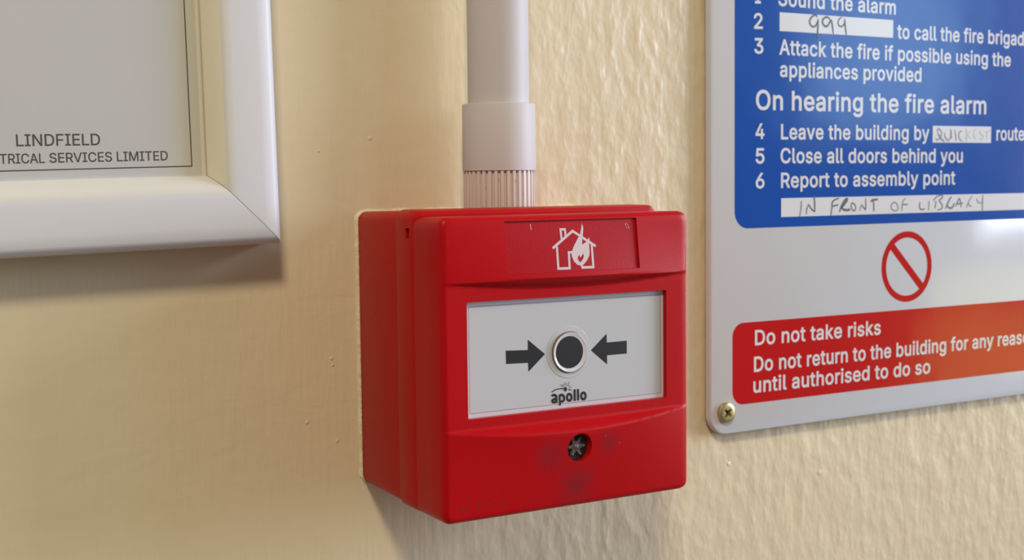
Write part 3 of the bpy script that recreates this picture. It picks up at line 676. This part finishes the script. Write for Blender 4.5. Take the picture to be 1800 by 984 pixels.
# ------------------------------------------------------------------ certificate frame
FA = math.radians(1.2)
fr_o = thing('picture_frame', 'white picture frame with mitred corner holding a printed certificate', 'picture frame', V(-73.6, 0, 31.7))
LW, LH, MW = 340.0, 250.0, 21.5
def fp(u, v):                        # frame plane: u to the left, v up from the outer bottom right corner
    x = -u; z = v
    return (-73.6 + x * math.cos(FA) - z * math.sin(FA), 31.7 + x * math.sin(FA) + z * math.cos(FA))
prof = [(0.0, 0.0), (0.0, -8.0), (0.15, -11.2), (0.6, -13.2), (1.5, -14.5), (2.8, -15.0), (6.0, -15.15), (10.0, -15.2), (14.0, -15.1), (15.5, -14.95), (16.8, -14.5), (17.9, -13.7), (18.9, -12.5), (19.8, -11.2), (20.7, -9.6), (21.0, -9.2), (21.0, 0.0)]
def moulding(a, b, inn_a, inn_b):
    """a run of moulding from outer corner a to b; the profile steps inwards"""
    bm = bmesh.new(); rows = []
    for end, other in ((a, b), (b, a)):
        pts = []
        for s, y in prof:
            du, dv = (inn_a if end is a else inn_b)
            g = 0.10
            tu, tv = (other[0] - end[0]), (other[1] - end[1]); L = math.hypot(tu, tv)
            u = end[0] + du * s + tu / L * g; v = end[1] + dv * s + tv / L * g
            X, Z = fp(u, v); pts.append(bm.verts.new(V(X, y, Z)))
        rows.append(pts)
    A, B = rows
    for i in range(len(A) - 1): bm.faces.new((A[i], A[i + 1], B[i + 1], B[i]))
    bm.faces.new((A[-1], A[0], B[0], B[-1]))
    bm.faces.new(A); bm.faces.new(list(reversed(B)))
    bmesh.ops.recalc_face_normals(bm, faces=bm.faces)
    return bm
c0, c1, c2, c3 = (0, 0), (LW, 0), (LW, LH), (0, LH)
i0, i1, i2, i3 = (1, 1), (-1, 1), (-1, -1), (1, -1)
for a, b, p, q in ((c0, c1, i0, i1), (c1, c2, i1, i2), (c2, c3, i2, i3), (c3, c0, i3, i0)):
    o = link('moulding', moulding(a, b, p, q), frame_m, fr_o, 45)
    o.data.materials.append(warm_tint_m); o.data.materials.append(lip_m)
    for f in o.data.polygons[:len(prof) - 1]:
        f.material_index = (2 if f.index >= 10 else (1 if f.index >= 8 else 0)) if a[0] == b[0] else (1 if f.index >= 9 else 0)  # inner slope faces take the painted warm-light tints
def fquad(u0, u1, v0, v1): return [fp(u0, v0), fp(u0, v1), fp(u1, v1), fp(u1, v0)]
link('backing_board', loft([(-1.0, fquad(4, LW - 4, 4, LH - 4)), (-8.0, fquad(4, LW - 4, 4, LH - 4))]), mat('brown_hardboard', (0.2, 0.13, 0.07), 0.8), fr_o)
# narrow cream rebate strip between moulding and print
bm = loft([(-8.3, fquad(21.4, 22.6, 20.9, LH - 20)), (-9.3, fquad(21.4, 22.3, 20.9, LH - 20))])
o = link('rebate_strip', bm, lip_m, fr_o); o['label'] = 'warm-tinted cream inner strip of the frame'
link('glazing', loft([(-9.25, fquad(21.6, LW - 21.6, 21.6, LH - 21.6)), (-9.45, fquad(21.6, LW - 21.6, 21.6, LH - 21.6))]), glass_m, fr_o)
pc = thing('certificate', 'off-white certificate sheet with thin ruled border inside the white frame', 'certificate', V(-73.6, -8.5, 31.7))
bm = loft([(-8.1, fquad(18, LW - 18, 18, LH - 18)), (-8.9, fquad(18, LW - 18, 18, LH - 18))])
link('paper', bm, paper_m, pc)
# ruled border: bottom right corner at (-99.26, 54.89)
def frinv(X, Z):
    dx, dz = X + 73.6, Z - 31.7
    x = dx * math.cos(FA) + dz * math.sin(FA); z = -dx * math.sin(FA) + dz * math.cos(FA); return -x, z
bu, bv = frinv(-99.2, 54.85)
lw = 0.32
bm = prints([fquad(bu, LW - bu, bv, LH - bv), list(reversed(fquad(bu + lw, LW - bu - lw, bv + lw, LH - bv - lw)))], -8.95, 0.04)
link('ruled_border', bm, print_m, pc)
for s, a, b, pre in D['PT']:
    lettering(s, a, b, 3.25 if s == 'LINDFIELD' else 2.7, -8.95, print_m, pc, 0.07, pre, back=(pre is not None))

# ------------------------------------------------------------------ fire action sign
sg = thing('fire_action_sign', 'glossy white fire instruction sign with blue and red panels and white lettering', 'sign', V(199, 0, -46))
SX0, SX1, SZ0, SZ1 = 97.9, 300.9, -46.0, 204.0
link('sign_plate', plate(SX0, SX1, SZ0, SZ1, 7.5, -1.3, -4.4, 0.5, 10), sign_m, sg, 40)
SY = -4.46
link('blue_panel', prints([rrect(109.2, 289.5, 30.9, 192.0, 6.4, 10)], SY), blue_m, sg)
link('red_panel', prints([rrect(108.2, 290.5, -35.5, -4.55, 5.2, 8)], SY), sred_m, sg)
def bar(cxx, czz, ro, ri, w):
    """prohibition ring with its diagonal bar: outer loop and two D-shaped holes"""
    outer = ellipse(cxx, czz, ro, 72); a0 = math.asin(w / 2 / ri); holes = []
    for s in (0, 1):
        st = -math.pi / 4 + a0 + s * math.pi; en = math.pi * 0.75 - a0 + s * math.pi
        holes.append([(cxx + ri * math.cos(st + (en - st) * i / 30), czz + ri * math.sin(st + (en - st) * i / 30)) for i in range(30, -1, -1)])
    return [outer] + holes
link('prohibition_symbol', prints(bar(200.1, 13.0, 14.4, 11.85, 3.1), SY), sred_m, sg)
for x0, x1, z0, z1 in ((131.05, 191.0, 104.85, 111.85), (214.25, 249.55, 63.35, 70.2), (132.1, 280.0, 34.75, 41.9)):
    link('writing_strip', prints([[(x0, z0), (x1, z0), (x1, z1), (x0, z1)]], SY - 0.05), letter_m, sg)
for s, a, b, pre in D['T']:
    head = s.startswith('On hearing')
    o = lettering(s, a, b, 7.5 if head else 5.85, SY - 0.05, letter_m, sg, 0.46 if head else 0.37, pre, space=1.04)
    if head: o['label'] = 'larger white heading line'
for wi, (p, q) in enumerate(D['W']):
    bm = bmesh.new(); tones = sorted({D['S'][i][1] for i in range(p, q)})
    for i in range(p, q):
        w, sh, P = D['S'][i]; k0 = len(bm.faces)
        ribbon_into(bm, P, w, SY - 0.1 - 0.001 * i, len(P) > 2, 0.35)
        bm.faces.ensure_lookup_table()
        for f in bm.faces[k0:]: f.material_index = tones.index(sh)
    o = link('handwriting', bm, ink[tones[0]], sg)
    for t_ in tones[1:]: o.data.materials.append(ink[t_])
    o['label'] = 'black marker handwriting, worn in places'

# ------------------------------------------------------------------ screw
sx_, sz_ = 104.5, -37.7
scr = thing('screw', 'yellowish cross-head screw fixing the lower left corner of the sign', 'screw', V(sx_, -4.4, sz_))
def cross(r, w, n_=1):
    P = []
    for k_ in range(4):
        a = math.pi / 4 + k_ * math.pi / 2
        d = Vector((math.cos(a), math.sin(a))); s = Vector((-d.y, d.x))
        P += [tuple(Vector((sx_, sz_)) + d * w * 1.25 - s * w), tuple(Vector((sx_, sz_)) + d * r - s * w * 0.8), tuple(Vector((sx_, sz_)) + d * r + s * w * 0.8)]
    return P
head = link('screw_head', loft([(-4.3, ellipse(sx_, sz_, 3.7, 40)), (-5.2, ellipse(sx_, sz_, 3.85, 40)), (-5.9, ellipse(sx_, sz_, 3.7, 40)), (-6.25, ellipse(sx_, sz_, 3.2, 40)), (-6.35, ellipse(sx_, sz_, 2.4, 40))]), brass_m, scr)
c = link('cutter', loft([(-4.6, cross(1.2, 0.3)), (-5.2, cross(1.6, 0.42)), (-7.5, cross(2.35, 0.6))]), dark_m)
boolean(head, [c])
for p in head.data.polygons: p.use_smooth = True
head.data.set_sharp_from_angle(angle=math.radians(35))
link('screw_recess', loft([(-4.35, ellipse(sx_, sz_, 1.6, 24)), (-4.75, ellipse(sx_, sz_, 1.5, 24))]), dark_m, head)
